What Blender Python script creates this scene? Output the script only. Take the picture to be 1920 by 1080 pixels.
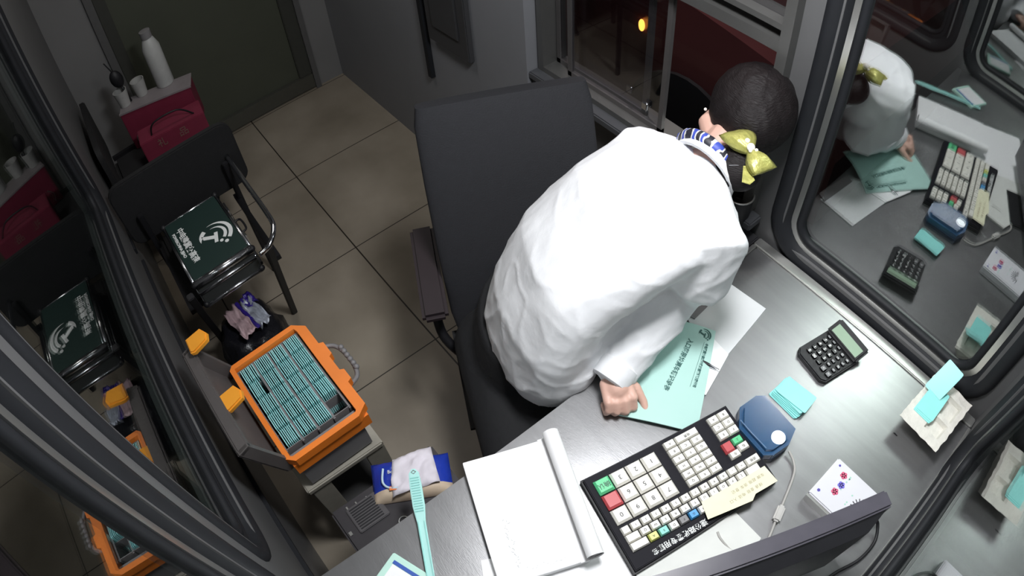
import bpy, bmesh, math, random
from mathutils import Vector, Matrix, noise
for o in list(bpy.data.objects): bpy.data.objects.remove(o)
S = bpy.context.scene; COL = S.collection
R = random.Random(7); PI = math.pi; rad = math.radians

# ---------------------------------------------------------------- camera
# ceiling security camera: wide lens with real (equisolid) barrel distortion
cd = bpy.data.cameras.new('camera'); cam = bpy.data.objects.new('camera', cd); COL.objects.link(cam)
cd.type = 'PANO'
try: cd.panorama_type = 'FISHEYE_EQUISOLID'; tgt = cd
except Exception: cd.cycles.panorama_type = 'FISHEYE_EQUISOLID'; tgt = cd.cycles
tgt.fisheye_lens = 1286.566 * 36 / 1920
tgt.fisheye_fov = PI
cd.sensor_fit = 'HORIZONTAL'; cd.sensor_width = 36
cd.clip_start = 0.01
right = Vector((0.62242155, 0.78045842, -0.05895815)); down = Vector((0.59980089, -0.52402504, -0.60467897)); fwd = Vector((-0.50282234, 0.34100207, -0.79428413))
m = Matrix((right, -down, -fwd)).transposed().to_4x4(); m.translation = (0, 0, 2.1)
cam.matrix_world = m
S.camera = cam

# ---------------------------------------------------------------- world, lights, exposure
S.view_settings.view_transform = 'Standard'; S.view_settings.look = 'None'
S.view_settings.gamma = 1; S.view_settings.exposure = 0.0; S.view_settings.use_curve_mapping = False
S.render.engine = 'CYCLES'
W = bpy.data.worlds.new('night'); S.world = W; W.use_nodes = True
W.node_tree.nodes['Background'].inputs[0].default_value = (0.55, 0.6, 0.62, 1)
W.node_tree.nodes['Background'].inputs[1].default_value = 0.035
def lamp(name, kind, loc, aim, energy, color, size=0.2, size_y=None, spot=None, blend=.5):
    l = bpy.data.lights.new(name, kind); l.energy = energy; l.color = color
    if kind == 'AREA':
        l.size = size
        if size_y: l.shape = 'RECTANGLE'; l.size_y = size_y
    else: l.shadow_soft_size = size
    if spot: l.spot_size = rad(spot); l.spot_blend = blend
    o = bpy.data.objects.new(name, l); COL.objects.link(o); o.location = loc
    o.rotation_euler = (Vector(aim) - Vector(loc)).to_track_quat('-Z', 'Y').to_euler()
    return o
lamp('ceiling_lamp', 'AREA', (-0.42, 0.60, 2.29), (-0.42, 0.60, 0), 27, (0.97, 0.98, 1.0), 0.3)
lamp('rear_fill_light', 'AREA', (-2.1, 0.5, 2.29), (-2.1, 0.5, 0), 5.5, (1.0, 0.95, 0.9), 0.4)  # added fill that lifts the dark rear of the booth, no fixture there
lamp('lane_fill_light', 'AREA', (-1.9, 1.75, 2.9), (-1.9, 2.3, 0.2), 26, (1.0, 0.85, 0.8), 0.3)  # added fill aimed at the car to brighten the maroon side
lamp('canopy_lamp', 'SPOT', (-0.22, 2.25, 2.15), (-0.2, 0.9, .75), 60, (0.95, 1.0, 0.96), 0.2, spot=70, blend=.6)

# ---------------------------------------------------------------- materials
MATS = {}
def mat(name, col, rough=.5, metal=0, var=.06, scale=30, bump=0, bscale=None, emit=None, spec=.5, coat=0, sheen=0, trans=0, stretch=None, alpha=1):
    if name in MATS: return MATS[name]
    M_ = bpy.data.materials.new(name); M_.use_nodes = True; nt = M_.node_tree; N = nt.nodes; L = nt.links
    b = N['Principled BSDF']; b.inputs['Roughness'].default_value = rough; b.inputs['Metallic'].default_value = metal
    b.inputs['Specular IOR Level'].default_value = spec; b.inputs['Coat Weight'].default_value = coat
    b.inputs['Sheen Weight'].default_value = sheen; b.inputs['Transmission Weight'].default_value = trans
    c = tuple(col) + (1,)
    tc = N.new('ShaderNodeTexCoord'); mp = N.new('ShaderNodeMapping'); L.new(tc.outputs['Object'], mp.inputs[0])
    if stretch: mp.inputs['Scale'].default_value = stretch
    nz = N.new('ShaderNodeTexNoise'); nz.inputs['Scale'].default_value = scale; nz.inputs['Detail'].default_value = 4
    L.new(mp.outputs[0], nz.inputs[0])
    if var:
        mx = N.new('ShaderNodeMix'); mx.data_type = 'RGBA'; L.new(nz.outputs[0], mx.inputs[0])
        mx.inputs[6].default_value = tuple(max(0, x * (1 - 2 * var)) for x in col) + (1,)
        mx.inputs[7].default_value = tuple(min(1, x * (1 + 2 * var)) for x in col) + (1,)
        L.new(mx.outputs[2], b.inputs['Base Color'])
    else: b.inputs['Base Color'].default_value = c
    if bump:
        n2 = N.new('ShaderNodeTexNoise'); n2.inputs['Scale'].default_value = bscale or scale; n2.inputs['Detail'].default_value = 5
        L.new(mp.outputs[0], n2.inputs[0])
        bp = N.new('ShaderNodeBump'); bp.inputs['Strength'].default_value = bump; bp.inputs['Distance'].default_value = .01
        L.new(n2.outputs[0], bp.inputs['Height']); L.new(bp.outputs[0], b.inputs['Normal'])
    if emit: b.inputs['Emission Color'].default_value = tuple(emit[:3]) + (1,); b.inputs['Emission Strength'].default_value = emit[3]
    MATS[name] = M_; return M_
def glass_mat(name, refl=.3, tint=(.9, .95, .93), rough=.0):
    M_ = bpy.data.materials.new(name); M_.use_nodes = True; nt = M_.node_tree; N = nt.nodes; L = nt.links
    N.remove(N['Principled BSDF']); out = N['Material Output']
    t = N.new('ShaderNodeBsdfTransparent'); t.inputs[0].default_value = tint + (1,)
    g = N.new('ShaderNodeBsdfGlossy'); g.inputs['Roughness'].default_value = rough; g.inputs[0].default_value = (1, 1, 1, 1)
    x = N.new('ShaderNodeMixShader'); x.inputs[0].default_value = refl
    L.new(t.outputs[0], x.inputs[1]); L.new(g.outputs[0], x.inputs[2]); L.new(x.outputs[0], out.inputs[0])
    MATS[name] = M_; return M_
steel = mat('brushed_steel', (.30, .30, .305), .33, .82, .08, 6, .05, 90, stretch=(1, 7, 1))
steel2 = mat('steel_trim', (.62, .62, .6), .3, .9, .04, 20)
chrome = mat('chrome', (.75, .76, .8), .12, 1, 0)
rubber = mat('black_rubber', (.014, .015, .018), .6, 0, .1, 20, spec=.3)
wallm = mat('grey_wall_panel', (.12, .12, .122), .45, .1, .06, 5, .03, 40)
wall2 = mat('back_wall_paint', (.17, .17, .17), .6, 0, .06, 4)
blk = mat('black_plastic', (.010, .010, .012), .5, 0, .1, 30, spec=.35)
blk2 = mat('dark_fabric', (.008, .008, .009), .8, 0, .12, 60, .15, 300)
trou = mat('black_trousers', (.006, .0065, .008), .85, 0, .12, 40, .2, 60)
white = mat('white_paper', (.86, .86, .87), .6, 0, .01, 10)
cream = mat('cream_keycap', (.74, .72, .66), .45, 0, .03, 40)
greenk = mat('green_keycap', (.1, .55, .25), .45, 0, .03, 40)
redk = mat('red_keycap', (.5, .07, .08), .45, 0, .03, 40)
yelk = mat('yellow_keycap', (.62, .66, .18), .45, 0, .03, 40)
tealk = mat('turquoise_keycap', (.2, .6, .52), .45, 0, .03, 40)
bluk = mat('blue_keycap', (.05, .3, .62), .45, 0, .03, 40)
ink = mat('black_ink', (.02, .02, .03), .6, 0, 0)
inkw = mat('white_print', (.75, .77, .76), .6, 0, 0)
teal = mat('teal_card', (.36, .78, .79), .35, 0, .04, 15)
teal2 = mat('turquoise_card', (.3, .78, .74), .35, 0, .03, 15)
orange = mat('orange_plastic', (.85, .22, .025), .42, 0, .08, 12)
orange2 = mat('amber_plastic', (.9, .36, .03), .42, 0, .06, 12)
greyp = mat('grey_plastic', (.19, .185, .19), .5, 0, .08, 12)
greyd = mat('taupe_plastic', (.10, .09, .088), .5, 0, .08, 12)
skin = mat('skin', (.66, .41, .33), .5, 0, .05, 25)
shirtm = mat('white_cotton', (.8, .81, .83), .75, 0, .01, 10, .35, 14)
hairm = mat('black_hair', (.009, .0065, .007), .55, 0, .2, 60, .4, 90, stretch=(1, 1, 6), spec=.25)
gold = mat('olive_gold_satin', (.40, .39, .11), .36, .3, .2, 60, .3, 90)
pearl = mat('pearl', (.85, .82, .75), .15, 0, 0, coat=.5)
crim = mat('crimson_card', (.17, .018, .042), .5, 0, .1, 15)
navy = mat('blue_plastic', (.02, .075, .17), .22, 0, .05, 10, coat=.4)
glassR = glass_mat('window_glass', .24)
glassL = glass_mat('side_window_glass', .32)
glassF = glass_mat('front_window_glass', .3)
glassT = glass_mat('sliding_window_glass', .12, (.8, .8, .82))

# floor tiles: large beige-grey tiles with dark joints along the room
def floor_material():
    M_ = bpy.data.materials.new('floor_tiles'); M_.use_nodes = True; nt = M_.node_tree; N = nt.nodes; L = nt.links
    b = N['Principled BSDF']; b.inputs['Roughness'].default_value = .38; b.inputs['Specular IOR Level'].default_value = .35
    g = N.new('ShaderNodeNewGeometry'); sx = N.new('ShaderNodeSeparateXYZ'); L.new(g.outputs['Position'], sx.inputs[0])
    def M2(op, a, bb):
        n = N.new('ShaderNodeMath'); n.operation = op
        for i, v in enumerate((a, bb)):
            if isinstance(v, (int, float)): n.inputs[i].default_value = v
            else: L.new(v, n.inputs[i])
        return n.outputs[0]
    def joint(c, off, size, w):
        t = M2('MULTIPLY', M2('ADD', c, -off), 1 / size)
        f = M2('ABSOLUTE', M2('SUBTRACT', t, M2('ROUND', t, 0)), 0)
        return M2('LESS_THAN', f, w / size / 2)
    j = M2('MAXIMUM', joint(sx.outputs[0], -1.33, .6, .0045), joint(sx.outputs[1], .54, .6, .006))
    nz = N.new('ShaderNodeTexNoise'); nz.inputs['Scale'].default_value = 2.4; nz.inputs['Detail'].default_value = 6
    L.new(g.outputs['Position'], nz.inputs[0])
    r = N.new('ShaderNodeValToRGB'); r.color_ramp.elements[0].position = .35; r.color_ramp.elements[1].position = .7
    r.color_ramp.elements[0].color = (.2, .172, .132, 1); r.color_ramp.elements[1].color = (.32, .28, .225, 1)
    L.new(nz.outputs[0], r.inputs[0])
    mx = N.new('ShaderNodeMix'); mx.data_type = 'RGBA'; L.new(j, mx.inputs[0]); L.new(r.outputs[0], mx.inputs[6]); mx.inputs[7].default_value = (.025, .02, .016, 1)
    L.new(mx.outputs[2], b.inputs['Base Color']); MATS['floor_tiles'] = M_; return M_

# ---------------------------------------------------------------- mesh helpers
def frame(loc=(0, 0, 0), rz=0, rx=0, ry=0):
    return Matrix.Translation(loc) @ Matrix.Rotation(rz, 4, 'Z') @ Matrix.Rotation(ry, 4, 'Y') @ Matrix.Rotation(rx, 4, 'X')
class MB:
    def __init__(s): s.v = []; s.f = []
    def add(s, vs, fs, T=None):
        n = len(s.v); s.v += [tuple(T @ Vector(v)) if T else tuple(v) for v in vs]; s.f += [[i + n for i in f] for f in fs]; return s
    def box(s, a, b, T=None, bev=0):
        bm = bmesh.new(); bmesh.ops.create_cube(bm, size=1)
        for v in bm.verts: v.co = Vector([(a[i] + b[i]) / 2 + v.co[i] * (b[i] - a[i]) for i in range(3)])
        if bev: bmesh.ops.bevel(bm, geom=bm.edges[:], offset=bev, segments=2, affect='EDGES', clamp_overlap=True)
        return s.bm(bm, T)
    def bm(s, bm, T=None):
        bm.verts.index_update(); s.add([v.co[:] for v in bm.verts], [[v.index for v in f.verts] for f in bm.faces], T); bm.free(); return s
    def prism(s, pts, z0, z1, T=None, bev=0, seg=2):
        bm = bmesh.new(); vs = [bm.verts.new((p[0], p[1], z0)) for p in pts]; f = bm.faces.new(vs)
        if f.normal.z > 0 or True:
            bm.normal_update()
            if f.normal.z > 0: f.normal_flip()
        r = bmesh.ops.extrude_face_region(bm, geom=[f]); 
        for v in [e for e in r['geom'] if isinstance(e, bmesh.types.BMVert)]: v.co.z = z1
        if bev:
            bm.normal_update()
            top = [e for e in bm.edges if all(abs(v.co.z - z1) < 1e-6 for v in e.verts)]
            bmesh.ops.bevel(bm, geom=top, offset=bev, segments=seg, affect='EDGES', clamp_overlap=True)
        return s.bm(bm, T)
    def rings(s, rings, T=None, caps=True, closed=False):
        n = len(rings[0]); vs = [p for r in rings for p in r]; fs = []
        m_ = len(rings)
        for i in range(m_ if closed else m_ - 1):
            for j in range(n):
                a = i * n + j; b = i * n + (j + 1) % n; c = ((i + 1) % m_) * n + (j + 1) % n; d = ((i + 1) % m_) * n + j
                fs.append([a, b, c, d])
        if caps and not closed: fs.append(list(range(n))[::-1]); fs.append([(m_ - 1) * n + j for j in range(n)])
        return s.add(vs, fs, T)
    def tube(s, path, r, n=10, T=None, caps=True, closed=False):
        path = [Vector(p) for p in path]; rs = r if isinstance(r, (list, tuple)) else [r] * len(path); out = []
        t0 = (path[1] - path[0]).normalized(); u = t0.orthogonal().normalized()
        L_ = len(path)
        for i, p in enumerate(path):
            if closed: t = (path[(i + 1) % L_] - path[i - 1]).normalized()
            else: t = (path[min(i + 1, L_ - 1)] - path[max(i - 1, 0)]).normalized()
            u = (u - t * u.dot(t)); u = u.normalized() if u.length > 1e-6 else t.orthogonal().normalized(); w = t.cross(u)
            out.append([p + (u * math.cos(2 * PI * k / n) + w * math.sin(2 * PI * k / n)) * rs[i] for k in range(n)])
        return s.rings(out, T, caps, closed)
    def capsule(s, path, rs, n=14, T=None):
        p = [Vector(q) for q in path]; d0 = (p[0] - p[1]).normalized(); d1 = (p[-1] - p[-2]).normalized()
        pp = []; rr = []
        for a in (.98, .8, .5, .2): pp.append(p[0] + d0 * rs[0] * a); rr.append(rs[0] * math.sqrt(1 - a * a))
        pp += p; rr += list(rs)
        for a in (.2, .5, .8, .98): pp.append(p[-1] + d1 * rs[-1] * a); rr.append(rs[-1] * math.sqrt(1 - a * a))
        return s.tube(pp, rr, n, T)
    def cyl(s, c, r, h, n=24, T=None, r2=None):
        r2 = r if r2 is None else r2
        return s.rings([[(c[0] + q * math.cos(2 * PI * k / n), c[1] + q * math.sin(2 * PI * k / n), z) for k in range(n)] for q, z in ((r, c[2]), (r2, c[2] + h))], T)
    def lathe(s, prof, n=24, T=None):
        return s.rings([[(r * math.cos(2 * PI * k / n), r * math.sin(2 * PI * k / n), z) for k in range(n)] for r, z in prof], T)
    def sphere(s, c, r, T=None, sc=(1, 1, 1), rot=None):
        bm = bmesh.new(); bmesh.ops.create_uvsphere(bm, u_segments=20, v_segments=14, radius=r)
        for v in bm.verts:
            q = Vector((v.co.x * sc[0], v.co.y * sc[1], v.co.z * sc[2]))
            if rot: q = rot @ q
            v.co = q + Vector(c)
        return s.bm(bm, T)
    def ellrings(s, secs, n=28, T=None, pw=2.0):
        out = []
        for c, u, v in secs:
            c, u, v = Vector(c), Vector(u), Vector(v); ring = []
            for k in range(n):
                a = 2 * PI * k / n; ca, sa = math.cos(a), math.sin(a)
                ring.append(c + u * math.copysign(abs(ca) ** (2 / pw), ca) + v * math.copysign(abs(sa) ** (2 / pw), sa))
            out.append(ring)
        return s.rings(out, T)
    def build(s, name, m, parent=None, smooth=False, label=None):
        me = bpy.data.meshes.new(name); me.from_pydata(s.v, [], s.f); me.update(); me.validate()
        bm = bmesh.new(); bm.from_mesh(me); bmesh.ops.recalc_face_normals(bm, faces=bm.faces[:]); bm.to_mesh(me); bm.free()
        me.materials.append(m)
        if smooth:
            for p in me.polygons: p.use_smooth = True
            if smooth != True: me.set_sharp_from_angle(angle=rad(smooth))
        o = bpy.data.objects.new(name, me); COL.objects.link(o)
        if parent: o.parent = parent
        if label: o['label'] = label
        return o
def tag(o, label, cat, group=None, kind=None):
    o['label'] = label; o['category'] = cat
    if group: o['group'] = group
    if kind: o['kind'] = kind
    return o
def thing(name, label, cat, loc=(0, 0, 0), rz=0, group=None, rot=None):
    o = bpy.data.objects.new(name, None); o.empty_display_size = .05; COL.objects.link(o); o.location = loc
    o.rotation_euler = rot or (0, 0, rz); return tag(o, label, cat, group)
def struct(name, mb, m, **k):
    o = mb.build(name, m, **k)
    if not k.get('parent'): o['kind'] = 'structure'
    return o
def copy_tree(o, parent=None):
    c = o.copy(); COL.objects.link(c); c.parent = parent
    for ch in list(o.children): copy_tree(ch, c)
    return c
def text(name, s, size, m, parent, T, depth=.0004, align='LEFT', spacing=1, xs=1, bold=0):
    cu = bpy.data.curves.new(name, 'FONT'); cu.body = s; cu.size = size; cu.extrude = depth; cu.align_x = align; cu.align_y = 'CENTER'; cu.space_character = spacing; cu.offset = bold
    o = bpy.data.objects.new(name, cu); COL.objects.link(o)
    dg = bpy.context.evaluated_depsgraph_get(); dg.update()
    me = bpy.data.meshes.new_from_object(o.evaluated_get(dg)); bpy.data.objects.remove(o)
    me.transform(T @ Matrix.Diagonal((xs, 1, 1, 1))); me.materials.clear(); me.materials.append(m)
    q = bpy.data.objects.new(name, me); COL.objects.link(q); q.parent = parent; return q
def emblem(mb, T, s, z=0):
    """swoosh-and-T company mark, width about s"""
    def arc(r, w, a0, a1, cx=0, cy=0, n=14):
        P_ = []; 
        for i in range(n + 1):
            t = i / n; a = rad(a0 + (a1 - a0) * t); ww = w * math.sin(PI * min(1, t * 1.15 + .0) * .5 + .0)
            P_.append((cx + (r + ww / 2) * math.cos(a), cy + (r + ww / 2) * math.sin(a)))
        Q = []
        for i in range(n + 1):
            t = i / n; a = rad(a0 + (a1 - a0) * t); ww = w * math.sin(PI * min(1, t * 1.15) * .5)
            Q.append((cx + (r - ww / 2) * math.cos(a), cy + (r - ww / 2) * math.sin(a)))
        mb.prism(P_ + Q[::-1], z, z + .0006, T)
    arc(.46 * s, .11 * s, 205, 62); arc(.31 * s, .09 * s, 200, 60)
    arc(.38 * s, .13 * s, 285, 225)
    mb.cyl((.46 * s * math.cos(rad(45)), .46 * s * math.sin(rad(45)), z), .055 * s, .0006, 12, T)
    mb.cyl((.31 * s * math.cos(rad(38)), .31 * s * math.sin(rad(38)), z), .05 * s, .0006, 12, T)
    mb.prism([(-.12 * s, .1 * s), (.24 * s, .1 * s), (.24 * s, .0), (.1 * s, .0), (.02 * s, -.3 * s), (-.12 * s, -.36 * s), (-.02 * s, .0), (-.12 * s, 0)], z, z + .0006, T)

# ================================================================ room shell
YL, YR, XF, XB = -.252, 1.20, .225, -3.15      # inner wall faces
ZC = 2.32
struct('floor', MB().box((XB - .1, YL - .1, -.05), (XF + .1, 1.4, 0)), floor_material())
struct('ceiling', MB().box((XB - .1, YL - .1, ZC), (XF + .1, 1.4, ZC + .06)), wall2)
def wall_with_hole(name, axis, face, thick, span, z1, holes, m):
    """axis 'y': wall plane Y=face, spans X; axis 'x': plane X=face, spans Y. holes = [(a0,a1,z0,z1)] sorted"""
    mb = MB()
    def bx(a0, a1, z0, z_):
        if a1 - a0 < 1e-4 or z_ - z0 < 1e-4: return
        if axis == 'y': mb.box((a0, min(face, face + thick), z0), (a1, max(face, face + thick), z_))
        else: mb.box((min(face, face + thick), a0, z0), (max(face, face + thick), a1, z_))
    cur = span[0]
    for a0, a1, h0, h1 in holes:
        bx(cur, a0, 0, z1); bx(a0, a1, 0, h0); bx(a0, a1, h1, z1); cur = a1
    bx(cur, span[1], 0, z1)
    return struct(name, mb, m)
hw = .05
wall_with_hole('wall_left', 'y', YL, -.08, (XB - .1, XF + .08), ZC, [(-2.04, -.625, .78, 1.92), (-.50, .155, .78, 1.92)], wallm)
wall_with_hole('wall_right', 'y', YR, .08, (-1.46, XF + .08), ZC, [(-1.44, -.60, .83, 2.05), (-.50, .155, .78, 1.92)], wallm)
wall_with_hole('wall_front', 'x', XF, .08, (YL - .08, YR + .08), ZC, [(-.14, 1.07, .78, 1.92)], wallm)
wall_with_hole('wall_back', 'x', XB, -.1, (YL - .1, 1.4), ZC, [(.0, .985, 0, 2.05)], wall2)
wall_with_hole('wall_side', 'y', 1.13, .14, (XB - .05, -1.46), ZC, [], mat('side_wall_paint', (.2, .205, .22), .55, 0, .05, 4))

def rrect(a0, a1, z0, z1, r, n=7):
    P_ = []
    for cx, cz, s0 in ((a1 - r, z0 + r, -90), (a1 - r, z1 - r, 0), (a0 + r, z1 - r, 90), (a0 + r, z0 + r, 180)):
        for k in range(n + 1): a = rad(s0 + 90 * k / n); P_.append((cx + r * math.cos(a), cz + r * math.sin(a)))
    return P_
def window(idx, axis, face, sgn, a0, a1, z0, z1, gm, bead=steel2):
    """rubber-framed fixed window; sgn = outward direction of the wall; (a0..z1) is the bright bead's centre line"""
    def ring(off, d, r):   # off outward from bead, d = outwards depth
        pts = rrect(a0 - off, a1 + off, z0 - off, z1 + off, max(.02, r + off))
        return [((p[0], face + sgn * d, p[1]) if axis == 'y' else (face + sgn * d, p[0], p[1])) for p in pts]
    w = struct('window_%d' % idx, MB().rings([ring(.066, .004, .075), ring(.062, -.006, .075), ring(.045, -.009, .075), ring(.03, -.002, .075), ring(.010, .012, .075), ring(.008, .03, .075),
              ring(.008, .045, .075), ring(.066, .045, .075)], caps=False, closed=True), rubber, smooth=True)
    MB().rings([ring(.0085, .026, .075), ring(.0085, .014, .075), ring(-.0075, .014, .075), ring(-.0075, .026, .075)], caps=False, closed=True).build('glazing_bead', bead, w, smooth=40)
    MB().rings([ring(-.007, .018, .075), ring(-.015, .014, .075), ring(-.026, .018, .075), ring(-.028, .032, .075), ring(-.007, .032, .075)], caps=False, closed=True).build('inner_seal', rubber, w, smooth=True)
    p = ring(-.02, .028, .075); q = ring(-.02, .033, .075)
    MB().rings([p, q]).build('glass_pane', gm, w)
    return w
window(1, 'y', YR, 1, -.478, .137, .795, 1.9, glassR)
window(2, 'y', YL, -1, -.478, .137, .80, 1.9, glassL)
window(3, 'y', YL, -1, -2.02, -.645, .80, 1.9, glassL, rubber)
window(4, 'x', XF, 1, -.12, 1.05, .80, 1.9, glassF)

# sliding toll window in the right wall
w5 = struct('window_5', MB().box((-1.45, 1.17, .825), (-.59, 1.27, .845)).box((-1.45, 1.17, .845), (-1.425, 1.27, 2.05)).box((-.617, 1.165, .845), (-.59, 1.27, 2.05)).box((-1.45, 1.17, 2.03), (-.59, 1.27, 2.05))
            .box((-1.425, 1.172, 1.315), (-.617, 1.26, 1.345)).box((-1.425, 1.175, 1.37), (-.617, 1.255, 1.385)), mat('window_aluminium', (.16, .16, .155), .35, .6, .05, 20))
al = mat('sash_aluminium', (.2, .19, .19), .35, .7, .05, 20)
for (x0, x1, y, nm) in ((-1.42, -1.03, 1.225, 'fixed'), (-1.34, -.945, 1.20, 'slid')):
    s = MB().box((x0, y, .845), (x0 + .016, y + .014, 1.315)).box((x1 - .016, y, .845), (x1, y + .014, 1.315)).box((x0, y, .845), (x1, y + .014, .862)).box((x0, y, 1.30), (x1, y + .014, 1.315)).build('sash', al, w5)
    MB().box((x0 + .016, y + .005, .862), (x1 - .016, y + .009, 1.30)).build('sash_glass', glassT, s)
    MB().box((x1 - .075, y - .008, .90), (x1 - .055, y, .925), bev=.002).build('latch', chrome, s)
MB().box((-1.425, 1.21, 1.385), (-.617, 1.214, 2.03)).build('top_glass', glassT, w5)
struct('trim_1', MB().box((-1.46, 1.135, .80), (-.56, 1.19, .826), bev=.004), mat('sill_paint', (.07, .073, .08), .45, .1, .05, 10))
# side wall door, curtain and cable duct
struct('door_1', MB().box((-2.03, 1.105, .72), (-1.76, 1.13, 2.0), bev=.004).box((-1.98, 1.098, .80), (-1.81, 1.105, 1.9), bev=.003), mat('dark_door', (.045, .045, .048), .5, 0, .05, 8))
struct('trim_2', MB().box((-2.095, 1.11, .5), (-2.07, 1.13, 2.02)), rubber)
# back door
bd = struct('door_2', MB().box((XB - .05, .02, .02), (XB - .015, .955, 2.03)), mat('olive_door_panel', (.062, .068, .05), .5, 0, .06, 6))
MB().box((XB - .018, .02, .01), (XB + .012, .955, .1), bev=.004).build('kick_rail', mat('kick_rail', (.1, .1, .085), .4, .5, .05), bd)
MB().box((XB - .018, .88, .1), (XB + .006, .955, 2.02), bev=.004).build('door_stile', mat('door_stile', (.05, .052, .045), .5, .2, .05), bd)
MB().box((XB - .018, .02, .1), (XB + .006, .08, 2.02), bev=.004).build('door_stile', MATS['door_stile'], bd)
struct('trim_4', MB().box((XB - .1, .955, 0), (XB + .02, .985, 2.06)).box((XB - .1, -.02, 0), (XB + .02, .02, 2.06)), mat('jamb', (.1, .1, .1), .5, .1, .05))
struct('trim_5', MB().box((XB + .02, YL, .49), (-2.05, YL + .008, .515)).box((-2.05, YL, .44), (XF, YL + .012, .452)), rubber)
struct('trim_6', MB().box((-.6, YL, .0), (XF, YL + .004, .44)), wallm)

# ================================================================ desk
DZ = .75
desk = thing('counter_desk', 'brushed stainless steel counter desk filling the booth under the windows', 'desk', (0, 0, 0))
MB().box((-.532, YL + .002, DZ - .035), (XF - .002, 1.156, DZ), bev=.003).build('worktop', steel, desk)
MB().box((-.545, 1.156, DZ - .035), (XF - .002, 1.188, DZ + .006), bev=.003).build('back_strip', steel2, desk)
MB().box((.216, YL + .002, DZ), (.2245, 1.15, DZ + .01), bev=.002).build('edge_strip', steel2, desk)
MB().box((-.545, 1.0, DZ - .03), (-.5325, 1.156, DZ + .004), bev=.002).build('end_strip', steel2, desk)
MB().box((.0, .55, .0), (.18, .58, DZ - .036)).build('support_panel', greyp, desk)
MB().box((-.45, 1.1, .0), (.18, 1.13, DZ - .036)).build('support_panel', greyp, desk)
shelf = thing('side_counter', 'dark grey side counter under the sliding toll window', 'counter', (0, 0, 0))
dk = mat('dark_counter', (.05, .05, .055), .38, .3, .08, 8)
MB().box((-1.0, 1.03, .70), (-.548, 1.188, .755), bev=.004).build('counter_top', dk, shelf)
MB().box((-.98, 1.15, .0), (-.56, 1.188, .70)).build('counter_panel', dk, shelf)
# round dark holder by the jamb
cp = thing('round_pot', 'round black pot beside the window jamb behind the hair bow', 'pot', (-.618, 1.145, .756))
MB().lathe([(.034, 0), (.036, .0), (.04, .135), (.036, .135), (.032, .01), (.0, .01)], 28).build('pot_body', blk, cp, smooth=40)
MB().tube([(.039 * math.cos(a), .039 * math.sin(a), .136) for a in [2 * PI * k / 28 for k in range(28)]], .0025, 8, closed=True).build('rim', steel2, cp, smooth=True)

# ---------------------------------------------------------------- payment keyboard
KO = Vector((-.3605, .3665, DZ)); kdir = math.atan2(.3525, .083)      # long edge direction (+Y mostly)
kb = thing('toll_keyboard', 'large black toll keyboard with cream keys and a sticky note on it', 'keyboard', KO, kdir)
# local: x along long edge (toward right wall), y toward left = away; body lies in -y
def kl(x, y, z=0): return (x, -y, z)
KW, KD = .368, .231
MB().prism([(0, 0), (0, -KD), (KW, -KD + .022), (KW, 0)], 0, .022, bev=.004).build('base', blk, kb)
MB().prism([(.004, -.004), (.004, -KD + .004), (KW - .004, -KD + .026), (KW - .004, -.004)], .022, .027, bev=.002).build('top_plate', mat('keyboard_top', (.008, .0075, .012), .65, 0, .1, spec=.2), kb)
keymesh = {}
def key(x, y, w, d, m, leg=None, h=.011):
    k_ = (round(w, 4), round(d, 4), m.name)
    if k_ not in keymesh:
        t = min(w, d) * .12; b = MB(); b.rings([[(0, 0, 0), (w, 0, 0), (w, -d, 0), (0, -d, 0)], [(0, 0, h * .5), (w, 0, h * .5), (w, -d, h * .5), (0, -d, h * .5)], [(t, -t * .6, h), (w - t, -t * .6, h), (w - t, -d + t, h), (t, -d + t, h)]])
        o = b.build('key', m, kb); keymesh[k_] = o.data
    else:
        o = bpy.data.objects.new('key', keymesh[k_]); COL.objects.link(o); o.parent = kb
    o.location = (x, -y, .0265)
    if leg: text('key_legend', leg, min(w, d) * .42, ink, o, frame((w / 2, -d / 2, h + .0002), -PI / 2 * 2), .0002, 'CENTER')
# legends read from the operator's side (-X), i.e. text x axis points to local -x
bw = .0372; bx0, by0 = .018, .020
big = [[('确认', greenk), ('', redk), ('0', cream)], [('3', cream), ('6', cream), ('9', cream)], [('2', cream), ('5', cream), ('8', cream)], [('1', cream), ('4', cream), ('7', cream)]]
for i, c in enumerate(big):
    for j, (t, mm) in enumerate(c): key(bx0 + i * bw, by0 + j * bw * .98, bw - .003, bw * .98 - .003, mm, t)
mx0, my0 = .188, .014; sw, sd = .0285, .0192
lab = ['A', 'B', 'C', 'D', 'E', 'F', 'G', 'H', 'K', 'L', 'M', 'N', 'P', 'Q', 'R', 'S', 'T']
n_ = 0
for j in range(6):
    for i in range(3):
        if j == 0 and i == 1: key(mx0 + sw, my0, 2 * sw - .002, sd - .002, cream, '收费'); continue
        if j == 0 and i == 2: continue
        key(mx0 + i * sw, my0 + j * sd, sw - .002, sd - .002, cream, lab[n_ % 17]); n_ += 1
for j in range(3):
    for i in range(2): key(.303 + i * .0265, .012 + j * .0205, .0245, .0185, cream, lab[(i + 2 * j) % 17])
key(.297, .079, .0245, .025, redk); key(.3235, .079, .0245, .0165, greenk, '上'); key(.297 + .004, .1045, .0245, .0165, cream, '左'); key(.3275, .0975, .0245, .0175, cream, '右')
qx, qy, qs = .018, .134, .0236
rows = ['1234567890-=', 'QWERTYUIOP[', 'ASDFGHJKL;', 'ZXCVBNM,.']
key(qx, qy, .018, .018, cream, '`')
for i in range(12): key(qx + .0215 + i * qs, qy, .0205, .017, cream, rows[0][i])
key(qx + .0215 + 12 * qs, qy, .034, .018, cream, '退格')
key(qx, qy + .0195, .03, .018, cream)
for i in range(11): key(qx + .0325 + i * qs, qy + .0195, .0205, .017, cream, rows[1][i])
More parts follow.
